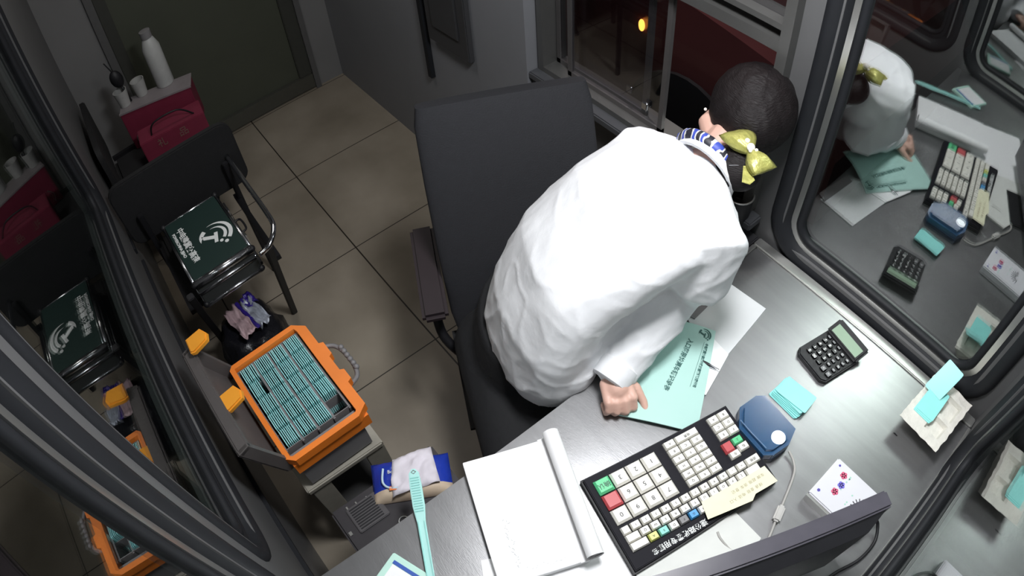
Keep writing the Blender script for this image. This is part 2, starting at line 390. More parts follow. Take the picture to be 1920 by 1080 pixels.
key(qx + .0325 + 11 * qs, qy + .0195, .034, .018, cream)
key(qx, qy + .039, .0385, .018, cream)
cm = [yelk, tealk, cream, greyp, bluk, cream, cream, cream, cream, cream]
for i in range(10): key(qx + .0415 + i * qs, qy + .039, .0205, .017, cm[i], rows[2][i])
key(qx + .0415 + 10 * qs, qy + .039, .036, .018, cream)
text('keyboard_lettering', '速公路收费专用键盘', .0155, inkw, kb, frame((.182, -.2065, .0275), PI + rad(1)), .0003, 'LEFT', .98, .95, .0003)
nt_ = MB(); nt_.prism([(.182, -.2075), (.190, -.168), (.352, -.170), (.358, -.214), (.3, -.2125), (.286, -.222)][::-1], .0385, .0392)
nt_.build('sticky_note', mat('yellow_note', (.78, .76, .55), .7, 0, .06, 25), kb)
text('note_writing', '车牌 超限 货车 登记', .0085, mat('brown_pencil', (.35, .3, .2), .7, 0, 0), kb, frame((.340, -.184, .0393), PI), .0002, 'LEFT', 1.2)
text('note_writing', '绿通 查验 电话 入口', .0085, MATS['brown_pencil'], kb, frame((.325, -.200, .0393), PI), .0002, 'LEFT', 1.2)

def rot2(p, o, d):  # helper for placing by a direction
    return (o[0] + p[0] * d[0] - p[1] * d[1], o[1] + p[0] * d[1] + p[1] * d[0])

# ---------------------------------------------------------------- card reader with cable
rd = thing('card_reader', 'glossy dark blue card reader beside the black keyboard', 'card reader', (-.243, .715, DZ), rad(-3))
out_ = [(.012, 0), (.03, -.018), (.112, -.022), (.128, -.004), (.134, .042), (.118, .082), (.012, .088), (-.002, .07), (-.006, .02)]
MB().prism(out_, 0, .018, bev=.003).build('base', mat('reader_base', (.012, .03, .07), .3, 0, .05), rd, smooth=40)
bm = bmesh.new(); vs = [bm.verts.new((x, y, .018)) for x, y in out_]; f = bm.faces.new(vs); bm.normal_update()
if f.normal.z > 0: f.normal_flip()
r_ = bmesh.ops.extrude_face_region(bm, geom=[f]); cx_, cy_ = .064, .034
for v in [e for e in r_['geom'] if isinstance(e, bmesh.types.BMVert)]: v.co.z = .046; v.co.x = cx_ + (v.co.x - cx_) * .98; v.co.y = cy_ + (v.co.y - cy_) * .98
bm.normal_update(); bmesh.ops.bevel(bm, geom=[e for e in bm.edges if all(v.co.z > .04 for v in e.verts)], offset=.009, segments=4, affect='EDGES')
MB().bm(bm).build('cover', navy, rd, smooth=50)
MB().tube([(.02, -.006, .0462), (.06, -.009, .0468), (.105, -.009, .0462)], .0012, 6).build('groove', mat('reader_groove', (.12, .2, .34), .3, 0, 0), rd)
MB().cyl((.106, .030, .0458), .0165, .0012, 28).build('painted_highlight', mat('reader_highlight_glow', (.8, .85, .9), .2, 0, 0, emit=(.9, .95, 1, 1.2)), rd)  # glowing disc paints the highlight on the cover, not an indicator
cbl = mat('grey_cable', (.4, .39, .37), .45, 0, .03)
def bez(pts, n=8):
    P_ = [Vector(p) for p in pts]; out = []
    for i in range(len(P_) - 1):
        p0 = P_[max(i - 1, 0)]; p1 = P_[i]; p2 = P_[i + 1]; p3 = P_[min(i + 2, len(P_) - 1)]
        for k in range(n):
            t = k / n; out.append(.5 * ((2 * p1) + (p2 - p0) * t + (2 * p0 - 5 * p1 + 4 * p2 - p3) * t * t + (3 * p1 - p0 - 3 * p2 + p3) * t ** 3))
    out.append(P_[-1]); return out
cb = tag(MB().tube(bez([(-.100, .752, .762), (-.075, .742, .758), (-.055, .721, .755), (-.03, .658, .755), (-.019, .625, .757), (0, .58, .755), (.012, .54, .755), (-.0, .512, .755), (-.04, .497, .755), (-.07, .497, .757), (-.086, .503, .757)]), .0032, 8).build('reader_cable', cbl, smooth=True),
         'grey reader cable with a ferrite lump curling over the steel desk', 'cable')
MB().box((-.02, -.009, -.004), (.02, .009, .012), frame((-.019, .627, .7545), rad(-70)), bev=.004).build('ferrite_core', mat('ferrite', (.5, .49, .47), .35, 0, .03), cb, smooth=40)

# ---------------------------------------------------------------- loose stack of cards by the reader
cardbm = None
def card_mesh():
    b = MB(); b.prism(rrect(-.0428, .0428, -.027, .027, .004, 3), 0, .0016, bev=.0002, seg=1); return b
c0 = None
for i in range(7):
    if c0 is None: c0 = card_mesh().build('toll_card', teal2); o = c0
    else: o = c0.copy(); COL.objects.link(o)
    o.location = (-.176 + R.uniform(-.004, .003) + (i - 6) * .0012, .872 + (i - 6) * .0026, DZ + .0005 + i * .0026); o.rotation_euler = (0, 0, rad(1 + R.uniform(-5, 5)))
    tag(o, 'turquoise toll card in the loose stack beside the blue card reader' if i < 6 else 'topmost turquoise card of the loose stack beside the blue card reader', 'card', 'cards in the loose desk stack')

# ---------------------------------------------------------------- calculator
ca = thing('calculator', 'black desk calculator with a pale green display', 'calculator', (-.255, .968, DZ), math.atan2(.99, .2) - PI / 2)
# local y = towards display ; x = across
MB().prism([(.012, 0), (.096, 0), (.108, .010), (.112, .118), (.0, .122), (-.002, .014)], 0, .014, bev=.003).build('body', blk, ca, smooth=40)
T_ = frame((0, .108, .012), 0, rad(14))
MB().box((-.001, 0, 0), (.113, .052, .012), T_, bev=.005).build('display_housing', mat('calculator_housing', (.02, .02, .022), .3, 0, .1), ca, smooth=40)
MB().box((.010, .008, .012), (.103, .036, .0128), T_).build('display', mat('lcd_green', (.3, .42, .3), .35, 0, .03), ca)
kg = mat('calculator_key_grey', (.2, .2, .21), .4, 0, .05)
dk_ = mat('calculator_key_black', (.018, .018, .02), .4, 0, .05)
digits = [['0', '00', '.'], ['1', '2', '3'], ['4', '5', '6'], ['7', '8', '9']]
for j in range(4):
    for i in range(3):
        k = MB().box((0, 0, 0), (.0155, .0125, .004), bev=.0025).build('key', dk_, ca, smooth=40); k.location = (.012 + i * .0185, .022 + j * .0185, .0135)
        text('key_digit', digits[j][i], .011, inkw, k, frame((.0078, .0063, .0041)), .0002, 'CENTER', 1, 1, .0003)
for j in range(5):
    for i in range(2):
        if j == 0: a = (.016, .016)
        else: a = (.0135, .010)
        k = MB().box((0, 0, 0), (a[0], a[1], .0045), bev=.003).build('key', kg, ca, smooth=40); k.location = (.069 + i * .0195, .018 + (j and .006) + j * .0165, .0135)
        text('key_sign', ['+=', '×÷', '-%', '→√', 'CA'][j][i], .009, inkw, k, frame((a[0] / 2, a[1] / 2, .0046)), .0002, 'CENTER')
for i in range(3):
    k = MB().box((0, 0, 0), (.0135, .009, .0045), bev=.003).build('key', kg, ca, smooth=40); k.location = (.012 + i * .0185, .096, .0135)
MB().box((.033, .113, .0138), (.058, .1145, .0142)).box((.033, .1165, .0138), (.052, .1175, .0142)).build('maker_mark', inkw, ca)

# ---------------------------------------------------------------- white intercom box with flowers
ib = thing('intercom_box', 'white metal intercom box with flower stickers, partly under the monitor edge', 'intercom', (-.003, .701, DZ))
wm = mat('white_enamel', (.66, .66, .7), .35, 0, .03, 10)
MB().box((0, 0, 0), (.156, .114, .031), bev=.003).build('cover', wm, ib)
MB().box((.0, -.006, .0), (.15, .0, .026)).build('front_rail', steel2, ib)
def flower(x, y, m, s):
    f_ = MB()
    for k in range(5):
        a = 2 * PI * k / 5; f_.cyl((x + s * .55 * math.cos(a), y + s * .55 * math.sin(a), .0311), s * .48, .0005, 10)
    return f_.build('flower_sticker', m, ib)
pk = mat('pink_sticker', (.6, .1, .2), .5, 0, .3, 400); bl = mat('violet_sticker', (.15, .13, .55), .5, 0, .3, 400)
flower(.036, .088, pk, .009); flower(.046, .066, bl, .009); flower(.044, .044, pk, .009)
flower(.014, .100, bl, .003); flower(.014, .02, bl, .004)
for k in range(9):
    x = .045 + .02 * math.cos(k * 2.1); y = .066 + .03 * math.sin(k * 1.7); MB().cyl((x + .016, y, .0311), .0022, .0004, 8).build('leaf_sticker', mat('pale_green_sticker', (.35, .6, .5), .5, 0, 0), ib)
sl = MB()
for k in range(9):
    a = rad(15 + k * 19 + 80); T2 = frame((.118, .052, .0311), a); sl.box((.010, -.0011, 0), (.028, .0011, .0004), T2)
sl.build('speaker_slots', ink, ib)
tag(MB().tube(bez([(.15, .76, .79), (.168, .765, .77), (.19, .735, .757), (.188, .68, .757), (.166, .62, .757), (.15, .56, .757), (.12, .5, .757)]), .004, 8).build('intercom_cable', blk, smooth=True), 'black cable leaving the white intercom box', 'cable')
tag(MB().prism([(0, 0), (.010, .003), (.012, .006), (.002, .004)], 0, .0015, frame((.062, .985, DZ + .0002), rad(-20))).build('black_chip', blk), 'tiny black chip lying alone on the open steel desk', 'chip')

# ---------------------------------------------------------------- foam block with cards
fb = thing('foam_card_holder', 'cream foam block card holder in the desk corner', 'card holder', (.045, .995, DZ), rad(-4))
foam = mat('cream_foam', (.72, .7, .64), .9, 0, .08, 30, .5, 60)
bm = bmesh.new()
def fz(x, y):
    if .020 < x < .056 and .070 < y < .155: return .044
    if .066 < x < .110 and .030 < y < .075: return .042
    if .066 < x < .112 and .095 < y < .150: return .042
    return .055 + .002 * noise.noise(Vector((x * 40, y * 40, 1)))
nx, ny = 32, 44; grid = []
for i in range(nx + 1):
    row = []
    for j in range(ny + 1):
        u, v_ = i / nx, j / ny; x = .128 * u; y = .182 * v_
        wob = .003 * noise.noise(Vector((x * 60, y * 60, 3)))
        row.append(bm.verts.new((x + (wob if i in (0, nx) else 0), y + (wob if j in (0, ny) else 0), fz(x, y))))
    grid.append(row)
for i in range(nx):
    for j in range(ny): bm.faces.new([grid[i][j], grid[i + 1][j], grid[i + 1][j + 1], grid[i][j + 1]])
be = [e for e in bm.edges if e.is_boundary]; r_ = bmesh.ops.extrude_edge_only(bm, edges=be)
low = [g for g in r_['geom'] if isinstance(g, bmesh.types.BMVert)]
for v in low:
    v.co.z = .0005; v.co.x = .064 + (v.co.x - .064) * .62 + .02; v.co.y = .091 + (v.co.y - .091) * .74 + .02
bmesh.ops.contextual_create(bm, geom=[e for e in bm.edges if e.is_boundary])
MB().bm(bm).build('foam_block', foam, fb)
for i in range(3):
    o = c0.copy(); COL.objects.link(o); o.rotation_euler = (rad(0), rad(-6 - i), rad(88 + i)); o.location = (.092 + i * .001, 1.076 + i * .004, DZ + .060 + i * .0022)
    tag(o, 'turquoise card lying flat on the cream foam block', 'card', 'flat cards on the foam block')
for i in range(2):
    o = c0.copy(); COL.objects.link(o); o.rotation_euler = (rad(0), rad(-35), rad(80)); o.location = (.084, 1.135 + i * .003, DZ + .089 + i * .003)
    tag(o, 'turquoise card standing tilted at the back of the cream foam block', 'card', 'tilted cards on the foam block')

# ---------------------------------------------------------------- papers and folder
def sheet(name, pts, z, th, m, label, cat, curl=None, group=None):
    b = MB().prism(pts, z, z + th); o = b.build(name, m); return tag(o, label, cat, group)
sheet('white_folder', [(-.515, 1.0), (-.387, 1.012), (-.366, .838), (-.425, .80), (-.499, .838)], DZ + .0005, .004, mat('folder_white', (.66, .67, .68), .6, 0, .02), 'white paper folder under the top end of the mint folder', 'folder')
sheet('dark_clipboard', [(-.530, .985), (-.50, 1.002), (-.488, .85), (-.515, .84)], DZ + .0046, .003, greyp, 'dark clipboard strip showing between the white sleeve and the folders', 'clipboard')
sheet('white_notepad', [(-.44, .845), (-.364, .836), (-.328, .716), (-.40, .70)], DZ + .0048, .003, white, 'small white notepad below the mint folder under the pen', 'notepad')
pen = thing('clicker_pen', 'black pen with a silver clip poking out beside the mint folder', 'pen', (-.393, .772, DZ + .0125), rad(14))
MB().cyl((0, 0, 0), .0045, .022, 12, frame((0, 0, 0), 0, 0, rad(90))).build('grip', blk, pen, smooth=40)
MB().cyl((0, 0, 0), .004, .016, 12, frame((.022, 0, 0), 0, 0, rad(90)), r2=.0015).box((.018, -.001, .004), (.045, .001, .0055)).build('clip', chrome, pen, smooth=40)
# mint folder: slightly arched
d1 = Vector((.14, -.211)).normalized(); d2 = Vector((-d1.y, d1.x))   # d1 down the cover, d2 to the cover's top
fo = thing('mint_folder', 'mint green printed log folder pinned by the white-sleeved hand', 'folder', (-.428, .86, DZ), math.atan2(d1.y, d1.x))
fm = mat('mint_cover', (.40, .62, .57), .5, 0, .02, 8)
bm = bmesh.new(); nu, nv = 16, 10; Lx, Ly = .275, .185
def fpt(u, v_):
    x = u * Lx; y = -v_ * Ly; z = .011 + .012 * math.sin(PI * v_) * (1 - .6 * u) + .003 * math.sin(PI * u)
    return x, y, z
top = [[bm.verts.new(fpt(i / nu, j / nv)) for j in range(nv + 1)] for i in range(nu + 1)]
for i in range(nu):
    for j in range(nv): bm.faces.new([top[i][j], top[i + 1][j], top[i + 1][j + 1], top[i][j + 1]])
r_ = bmesh.ops.extrude_face_region(bm, geom=bm.faces[:])
for v in [e for e in r_['geom'] if isinstance(e, bmesh.types.BMVert)]: v.co.z -= .003
MB().bm(bm).build('cover', fm, fo, smooth=30)
tmk = mat('teal_ink', (.02, .10, .09), .6, 0, 0)
def drape(o, lift=.0004):
    for v in o.data.vertices:
        z = fpt(min(1, max(0, v.co.x / Lx)), min(1, max(0, -v.co.y / Ly)))[2]; v.co.z = z + lift + max(0, min(.0006, v.co.z))
    return o
lt = MB(); emblem(lt, frame((.021, -.026, 0), rad(-5)), .034); drape(lt.build('cover_emblem', tmk, fo))
drape(text('cover_heading', '入口超限检测车辆记录表', .0150, tmk, fo, frame((.045, -.056, 0), rad(-13)), .0003, 'LEFT', 1.0, .92, .0003))
drape(text('cover_company', '中电建冀交高速公路运营管理有限公司', .0085, tmk, fo, frame((.044, -.0165, 0), rad(-5)), .0003, 'LEFT', 1.0, .86, .0003))
rl = MB()
for k in range(24): rl.box((k * .0053, 0, 0), (.0053 + k * .0053, .0008, .0004), frame((.043, -.0235, 0), rad(-6)))
drape(rl.build('cover_rule', tmk, fo))

# ---------------------------------------------------------------- notebook with rolled page
nb = thing('logbook', 'thick white logbook with one page rolled back along its right edge', 'notebook', (-.548, .204, DZ), math.atan2(.169, .068))
# local x along near short edge (to roll) , y negative = down the page
dn = Vector((.262, -.095)); dnl = dn.length
NW, NL = .185, .282
MB().box((0, -NL, 0), (NW, 0, .024), bev=.001).build('page_block', white, nb)
pr = MB(); prof = []
for k in range(16):
    a = rad(-90 + 300 * k / 15); rr_ = .0190 - .0002 * k; prof.append((NW + .008 + rr_ * math.cos(a), .0445 + rr_ * math.sin(a)))
prof = [(NW - .02, .0245), (NW - .005, .0255)] + prof
inn = [(x - .0006, z + .0007) for x, z in prof][::-1]
ringp = prof + inn
pr.rings([[(x, y, z) for x, z in ringp] for y in (.002, -NL - .002)]).build('rolled_page', white, nb, smooth=50)
MB().box((-.001, -NL - .001, -.0002), (NW + .001, .001, .0012)).build('back_cover', mat('cover_grey', (.25, .26, .27), .5), nb)
faint = mat('faint_pencil', (.45, .45, .47), .7, 0, 0)
mk = MB()
for k in range(26):
    x = .046 + R.uniform(-.004, .006) ; y = -.150 - k * .0042; T2 = frame((x, y, .0243), R.uniform(0, 3)); mk.box((0, -.0004, 0), (R.uniform(.002, .006), .0004, .0003), T2)
for k in range(14):
    T2 = frame((.06 + .006 * k + R.uniform(-.002, .002), -.262 + R.uniform(-.006, .004), .0243), R.uniform(0, 3)); mk.box((0, -.0003, 0), (R.uniform(.001, .004), .0003, .0003), T2)
mk.build('pencil_marks', faint, nb)
# loose white sheets below
sheet('loose_sheet', [(-.36, .105), (-.225, .365), (-.18, .34), (-.02, .25), (-.14, -.02)], DZ + .0003, .0016, white, 'loose white sheet under the lower end of the logbook', 'sheet of paper')
sheet('white_booklet', [(-.140, .322), (-.128, .47), (-.088, .562), (-.01, .56), (.03, .42), (-.04, .27)], DZ + .002, .006, mat('booklet_white', (.7, .71, .68), .6, 0, .03), 'white booklet lying between the keyboard and the monitor', 'booklet')
# ---------------------------------------------------------------- teal comb strip
st = thing('ribbed_strip', 'long pale turquoise ribbed plastic strip overhanging the desk edge', 'plastic strip', (-.605, .114, DZ + .016), math.atan2(-.112, .218), rot=(0, rad(2), math.atan2(-.112, .218)))
tm = mat('pale_turquoise_plastic', (.42, .74, .70), .35, 0, .05, 12)
MB().prism([(0, .004), (.01, .011), (.04, .013), (.085, .013), (.12, .009), (.28, .008), (.30, .006), (.30, -.006), (.28, -.008), (.12, -.009), (.085, -.013), (.04, -.013), (.01, -.011), (0, -.004)], 0, .005, bev=.0015).build('strip_body', tm, st, smooth=40)
rb = MB()
for k in range(14): rb.box((.02 + k * .0058, -.0095, .005), (.0228 + k * .0058, .0095, .0068), bev=.0006)
rb.box((.12, -.0075, .005), (.29, -.0055, .007)).box((.12, .0055, .005), (.29, .0075, .007)).build('ribs', mat('turquoise_ribs', (.3, .64, .6), .35, 0, .05), st)
MB().tube([(.012, .0, .0055), (.008, .005, .0055), (.004, .0, .0055), (.008, -.005, .0055)], .001, 6, closed=True).build('end_loop', greyp, st)
# mint card packet at bottom
mp_ = thing('mint_packet', 'mint green paper packet with a dark blue stripe at the desk end', 'packet', (-.480, -.026, DZ), rad(20))
MB().box((0, -.11, 0), (.12, 0, .012), bev=.002).build('packet_body', mat('mint_paper', (.5, .75, .66), .5, 0, .03), mp_)
MB().box((.014, -.1, .012), (.115, -.022, .0128)).build('packet_label', white, mp_)
MB().box((.012, -.021, .0128), (.11, -.013, .0134)).build('packet_stripe', mat('stripe_blue', (.03, .09, .4), .5), mp_)

# ---------------------------------------------------------------- monitor
mo = thing('monitor', 'black flat monitor seen from above and behind', 'monitor', (-.215, .06, 0), math.atan2(.93, .50) - PI / 2)
# local y along width; x = thickness towards front wall(+)
mdir = Vector((.120 + .06, .683 - .307)).normalized()
mo.location = (.120, .640, DZ); mo.rotation_euler = (0, 0, math.atan2(-mdir.y, -mdir.x))
# local x runs from the right end toward the lower left; local y>0 -> ?
MB().box((0, -.02, .045), (.50, .012, .33), bev=.004).build('bezel', mat('monitor_bezel', (.07, .066, .082), .28, 0, .1), mo)
MB().rings([[(.012, .012, .055), (.488, .012, .055), (.488, .012, .322), (.012, .012, .322)], [(.05, .034, .08), (.45, .034, .08), (.45, .034, .30), (.05, .034, .30)]]).build('back_shell', mat('monitor_back', (.02, .02, .024), .45, 0, .1), mo)
MB().box((.015, -.0208, .06), (.485, -.02, .315)).build('screen', mat('screen_off', (.01, .01, .012), .1, 0, 0), mo)
MB().box((.22, .0, .008), (.28, .028, .09), bev=.004).build('stand_neck', blk, mo)
MB().box((.16, -.06, .0), (.34, .09, .009), bev=.004).build('stand_base', blk, mo)

# ================================================================ under / beside the desk
pc = thing('computer_cabinet', 'dark computer cabinet tucked under the left end of the steel desk', 'computer', (-.71, -.10, 0))
MB().box((0, 0, .01), (.42, .30, .6), bev=.006).build('case', mat('cabinet_dark', (.035, .032, .036), .4, .1, .08), pc)
MB().box((.02, .035, .6), (.09, .12, .606), bev=.002).build('vent_plate', mat('vent_grey', (.09, .085, .09), .4, .3, .1), pc)
vt = MB()
for k in range(9): vt.box((.026 + k * .0068, .042, .6058), (.029 + k * .0068, .108, .6075))
vt.build('vent_slats', blk, pc)
for x, y, z_, w_, d_ in ((.012, .04, .6, .018, .004), (.014, .066, .6, .02, .003), (.018, .095, .6, .016, .003), (.07, .01, .6, .01, .008)): MB().box((x, y, z_), (x + w_, y + d_, z_ + .003)).build('button', steel2, pc)
MB().tube([(.125 + .012 * math.cos(a), .135 + .012 * math.sin(a), .602) for a in [2 * PI * k / 16 for k in range(16)]], .0015, 6, closed=True).build('ring_button', steel2, pc)
MB().box((.13, .165, .6), (.15, .178, .604)).build('power_lamp', mat('red_led', (.5, .02, .04), .3, 0, 0, emit=(1, .05, .1, .6)), pc)
MB().box((.02, .02, 0), (.4, .28, .011)).build('feet', blk, pc)
# wipes pack on it
wp = thing('wipes_pack', 'open blue and cream pack of wipes on the dark computer cabinet', 'wipes pack', (-.66, .11, .602), rad(62))
bm = bmesh.new(); nx, ny = 20, 12; g_ = []
for i in range(nx + 1):
    row = []
    for j in range(ny + 1):
        u, v_ = i / nx, j / ny; x = (u - .5) * .19; y = (v_ - .5) * .105
        e_ = max(abs(u - .5), 0) * 2; f_ = abs(v_ - .5) * 2
        z = .034 * (1 - e_ ** 4) * (1 - f_ ** 4) ** .5 + .004 * noise.noise(Vector((x * 50, y * 50, 0)))
        row.append(bm.verts.new((x, y, max(z, .0015) + .001)))
    g_.append(row)
for i in range(nx):
    for j in range(ny): bm.faces.new([g_[i][j], g_[i + 1][j], g_[i + 1][j + 1], g_[i][j + 1]])
r_ = bmesh.ops.extrude_edge_only(bm, edges=[e for e in bm.edges if e.is_boundary])
for v in [g for g in r_['geom'] if isinstance(g, bmesh.types.BMVert)]: v.co.z = 0
bmesh.ops.contextual_create(bm, geom=[e for e in bm.edges if e.is_boundary])
pb = MB().bm(bm).build('pouch', mat('blue_foil', (.02, .05, .42), .25, .1, .15, 20, .3, 40), wp, smooth=True)
pb.data.materials.append(mat('cream_foil', (.6, .48, .36), .35, 0, .1, 20))
for p in pb.data.polygons:
    if p.center.y < -.022 : p.material_index = 1
MB().tube(bez([(-.06, .024, .035), (-.064, -.01, .036), (-.05, -.026, .034), (-.02, -.03, .036), (.03, -.028, .037)]), .0028, 8).build('lid_frame', mat('pale_blue_lid', (.5, .65, .75), .3, 0, .03), wp, smooth=True)
MB().box((-.05, -.034, .0345), (-.015, -.024, .0365)).build('pull_tab', mat('pull_tab_orange', (.75, .2, .05), .4), wp)
ts = MB(); bm = bmesh.new(); g_ = []
for i in range(13):
    row = []
    for j in range(13):
        u, v_ = i / 12 - .5, j / 12 - .5; x = .012 + u * .105 * (1 - .2 * v_); y = .006 + v_ * .092 + .02 * u
        z = .048 + .014 * noise.noise(Vector((u * 5, v_ * 5, 4))) - .03 * (u * u + v_ * v_)
        row.append(bm.verts.new((x, y, z)))
    g_.append(row)
for i in range(12):
    for j in range(12): bm.faces.new([g_[i][j], g_[i + 1][j], g_[i + 1][j + 1], g_[i][j + 1]])
r_ = bmesh.ops.extrude_face_region(bm, geom=bm.faces[:])
for v in [e for e in r_['geom'] if isinstance(e, bmesh.types.BMVert)]: v.co.z -= .003
MB().bm(bm).build('popped_wipe', mat('wipe_tissue', (.7, .66, .72), .8, 0, .02), wp, smooth=True)
text('pouch_lettering', 'Bo', .012, inkw, wp, frame((-.05, .012, .0385), 0), .0004)

# ---------------------------------------------------------------- stool under the orange card case
CZ = .65                                   # rim height of the case
sl_ = thing('metal_stool', 'beige metal stool with flat legs under the orange card case', 'stool', (-1.03, .0, 0))
bg = mat('beige_metal', (.36, .34, .29), .45, .2, .06)
MB().box((-.17, -.13, .44), (.17, .12, .462), bev=.004).build('seat', bg, sl_)
for sx, sy in ((-1, -1), (-1, 1), (1, -1), (1, 1)):
    MB().box((-.006, -.03, 0), (.006, .03, .44), frame((sx * .16, sy * .09, 0)), bev=.002).build('leg', bg, sl_)
for y in (-.118, .110): MB().box((-.154, y, .12), (.154, y + .008, .15)).build('brace', bg, sl_)
MB().box((-.15, -.1, .19), (.15, .1, .2)).build('lower_shelf', mat('stool_shelf', (.03, .03, .03), .6), sl_)

oc = thing('card_case', 'open orange-rimmed case holding rows of teal toll cards', 'case', (-1.21, -.125, .463), rad(1.5))
CL, CWd, CH = .358, .243, CZ - .463
def wallbox(mb, x0, x1, y0, y1, z0, z1, t):
    mb.box((x0, y0, z0), (x1, y0 + t, z1)); mb.box((x0, y1 - t, z0), (x1, y1, z1)); mb.box((x0, y0 + t, z0), (x0 + t, y1 - t, z1)); mb.box((x1 - t, y0 + t, z0), (x1, y1 - t, z1)); return mb
wallbox(MB(), .006, CL - .006, .006, CWd - .006, CH - .075, CH - .03, .006).build('upper_shell', orange, oc)
def rc(x0, x1, y0, y1, z): return [(x0, y0, z), (x1, y0, z), (x1, y1, z), (x0, y1, z)]
MB().rings([rc(.01, CL - .01, .01, CWd - .01, CH - .074), rc(.03, CL - .07, .03, CWd - .04, 0), rc(.036, CL - .076, .036, CWd - .046, .006), rc(.016, CL - .016, .016, CWd - .016, CH - .074)], caps=False, closed=True).box((.036, .036, .0), (CL - .076, CWd - .046, .006)).build('lower_shell', greyd, oc)
def frame_ring(b, outer, inner, z0, z1):
    n = len(outer)
    rings_ = [[(p[0], p[1], z0) for p in outer], [(p[0], p[1], z1) for p in outer], [(p[0], p[1], z1) for p in inner], [(p[0], p[1], z0) for p in inner]]
    return b.rings(rings_, caps=False, closed=True)
o_pts = [(0, .012), (.012, 0), (CL - .02, 0), (CL, .02), (CL, CWd - .03), (CL - .02, CWd + .002), (CL - .10, CWd + .002), (CL - .105, CWd + .014), (CL - .14, CWd + .014), (CL - .145, CWd + .004), (.16, CWd + .004), (.155, CWd + .014), (.11, CWd + .014), (.105, CWd + .002), (.03, CWd + .002), (0, CWd - .03)]
def rectproj(p, x0, x1, y0, y1): return (min(max(p[0], x0), x1), min(max(p[1], y0), y1))
i_pts = [rectproj(p, .016, CL - .016, .014, CWd - .026) for p in o_pts]
frame_ring(MB(), o_pts, i_pts, CH - .03, CH).build('rim', orange, oc, smooth=30)
cpx, cpy = .2, .1
hd = MB(); hp = bez([(.10, CWd + .008, CH - .03), (.115, CWd + .035, CH - .035), (.15, CWd + .046, CH - .035), (.20, CWd + .046, CH - .035), (.235, CWd + .035, CH - .035), (.25, CWd + .008, CH - .03)])
hd.tube(hp, .0065, 8)
for k in range(6): hd.sphere((.135 + k * .016, CWd + .047, CH - .030), .008)
hd.build('handle', greyp, oc, smooth=True)
tr = MB()
gx0, gy0, px_, py_ = .024, .020, .0576, .0485
for i in range(5): tr.box((gx0 - .004, gy0 - .004 + i * py_ - .002, .01), (gx0 + 5 * px_ + .002, gy0 - .004 + i * py_ + .004, CH - .016)) if i else tr.box((gx0 - .004, gy0 - .006, .01), (gx0 + 5 * px_ + .002, gy0 - .004, CH - .016))
for i in range(6): tr.box((gx0 - .003 + i * px_ - .001, gy0 - .006, .01), (gx0 - .003 + i * px_ + .001, gy0 + 4 * py_, CH - (.028 if 0 < i < 5 else .014)))
tr.box((gx0 + 5 * px_ + .012, gy0 - .006, .01), (gx0 + 5 * px_ + .03, gy0 + 4 * py_, CH - .02))
tr.build('divider_tray', greyp, oc)
lid = MB(); lz0, lz1 = CH - .05, CH + .15
T_ = frame((-.02, -.012, CH - .06), 0, rad(20))
wallbox(lid, .0, CL + .02, .0, .04, .0, .21, .004)
ld = MB(); ld.box((0, -.004, 0), (CL + .0, .002, .20), T_, bev=.003).box((0, .002, .186), (CL, .035, .2), T_, bev=.003).box((0, .002, 0), (.012, .035, .2), T_).box((CL - .012, .002, 0), (CL, .035, .2), T_)
ld.build('lid', greyd, oc)
for x in (-.012, .178):
    MB().prism([(0, 0), (.05, .0), (.056, .012), (.05, .058), (.03, .064), (.002, .05)], .0, .014, frame((x - .012, -.048, CH + .150 - (.03 if x > 0 else 0)), rad(-4), rad(14)), bev=.004).build('latch', orange2, oc, smooth=40)
# toll cards standing in the tray
cv = MB().prism(rrect(-.027, .027, -.0428, .0428, .004, 3), -.00125, .00125).build('toll_card', teal)
proto = cv; first = True
for c in range(4):
    for r in range(5):
        if c == 3 and r == 4: continue
        n = 8 if not (c == 0 and r == 1) else 6
        for k in range(n):
            o = proto if first else proto.copy()
            if not first: COL.objects.link(o)
            first = False
            y = gy0 + .003 + c * py_ + .0005 + k * .0054; x = gx0 + .0265 + r * px_; z = .052 + CH * .5 - .012
            o.matrix_world = frame((-1.21, -.125, .463), rad(1.5)) @ Matrix.Translation((x, y, z)) @ Matrix.Rotation(rad(-8), 4, 'Y') @ Matrix.Rotation(PI / 2 + R.uniform(-.02, .02), 4, 'X')
            rn = ['back', 'second', 'middle', 'fourth', 'front'][r]; cn = ['lid-side', 'second', 'third', 'handle-side'][c]
            tag(o, 'teal toll card upright in the %s column, %s row of the orange case' % (cn, rn), 'card', 'toll cards in the %s column, %s row of the orange case' % (cn, rn))

# ---------------------------------------------------------------- black waste bag with wrapper
bn = thing('waste_bag', 'black plastic waste bag in front of the aluminium case chair', 'waste bag', (-1.62, -.02, 0))
bm = bmesh.new(); bmesh.ops.create_uvsphere(bm, u_segments=36, v_segments=24, radius=1)
for v in bm.verts:
    n3 = noise.noise(v.co * 2.5) * .16 + noise.noise(v.co * 6) * .08; q = v.co * (1 + n3)
    z = max(-.85, min(q.z, .75)); v.co = Vector((q.x * .155, q.y * .13, .16 + z * .19))
MB().bm(bm).build('bag', mat('black_polythene', (.008, .008, .011), .3, 0, .2, 20, .6, 30), bn, smooth=True)
MB().sphere((.09, .01, .24), .045, sc=(1, 1.3, .6)).build('purple_liner', mat('indigo_polythene', (.02, .012, .09), .35, 0, .3, 30, .8, 50), bn, smooth=True)
wr = thing('snack_wrapper', 'crumpled pink and blue snack wrapper on the black waste bag', 'wrapper', (-1.62, .0, .318), rad(10)); wr.scale = (1.3, 1.3, 1.2)
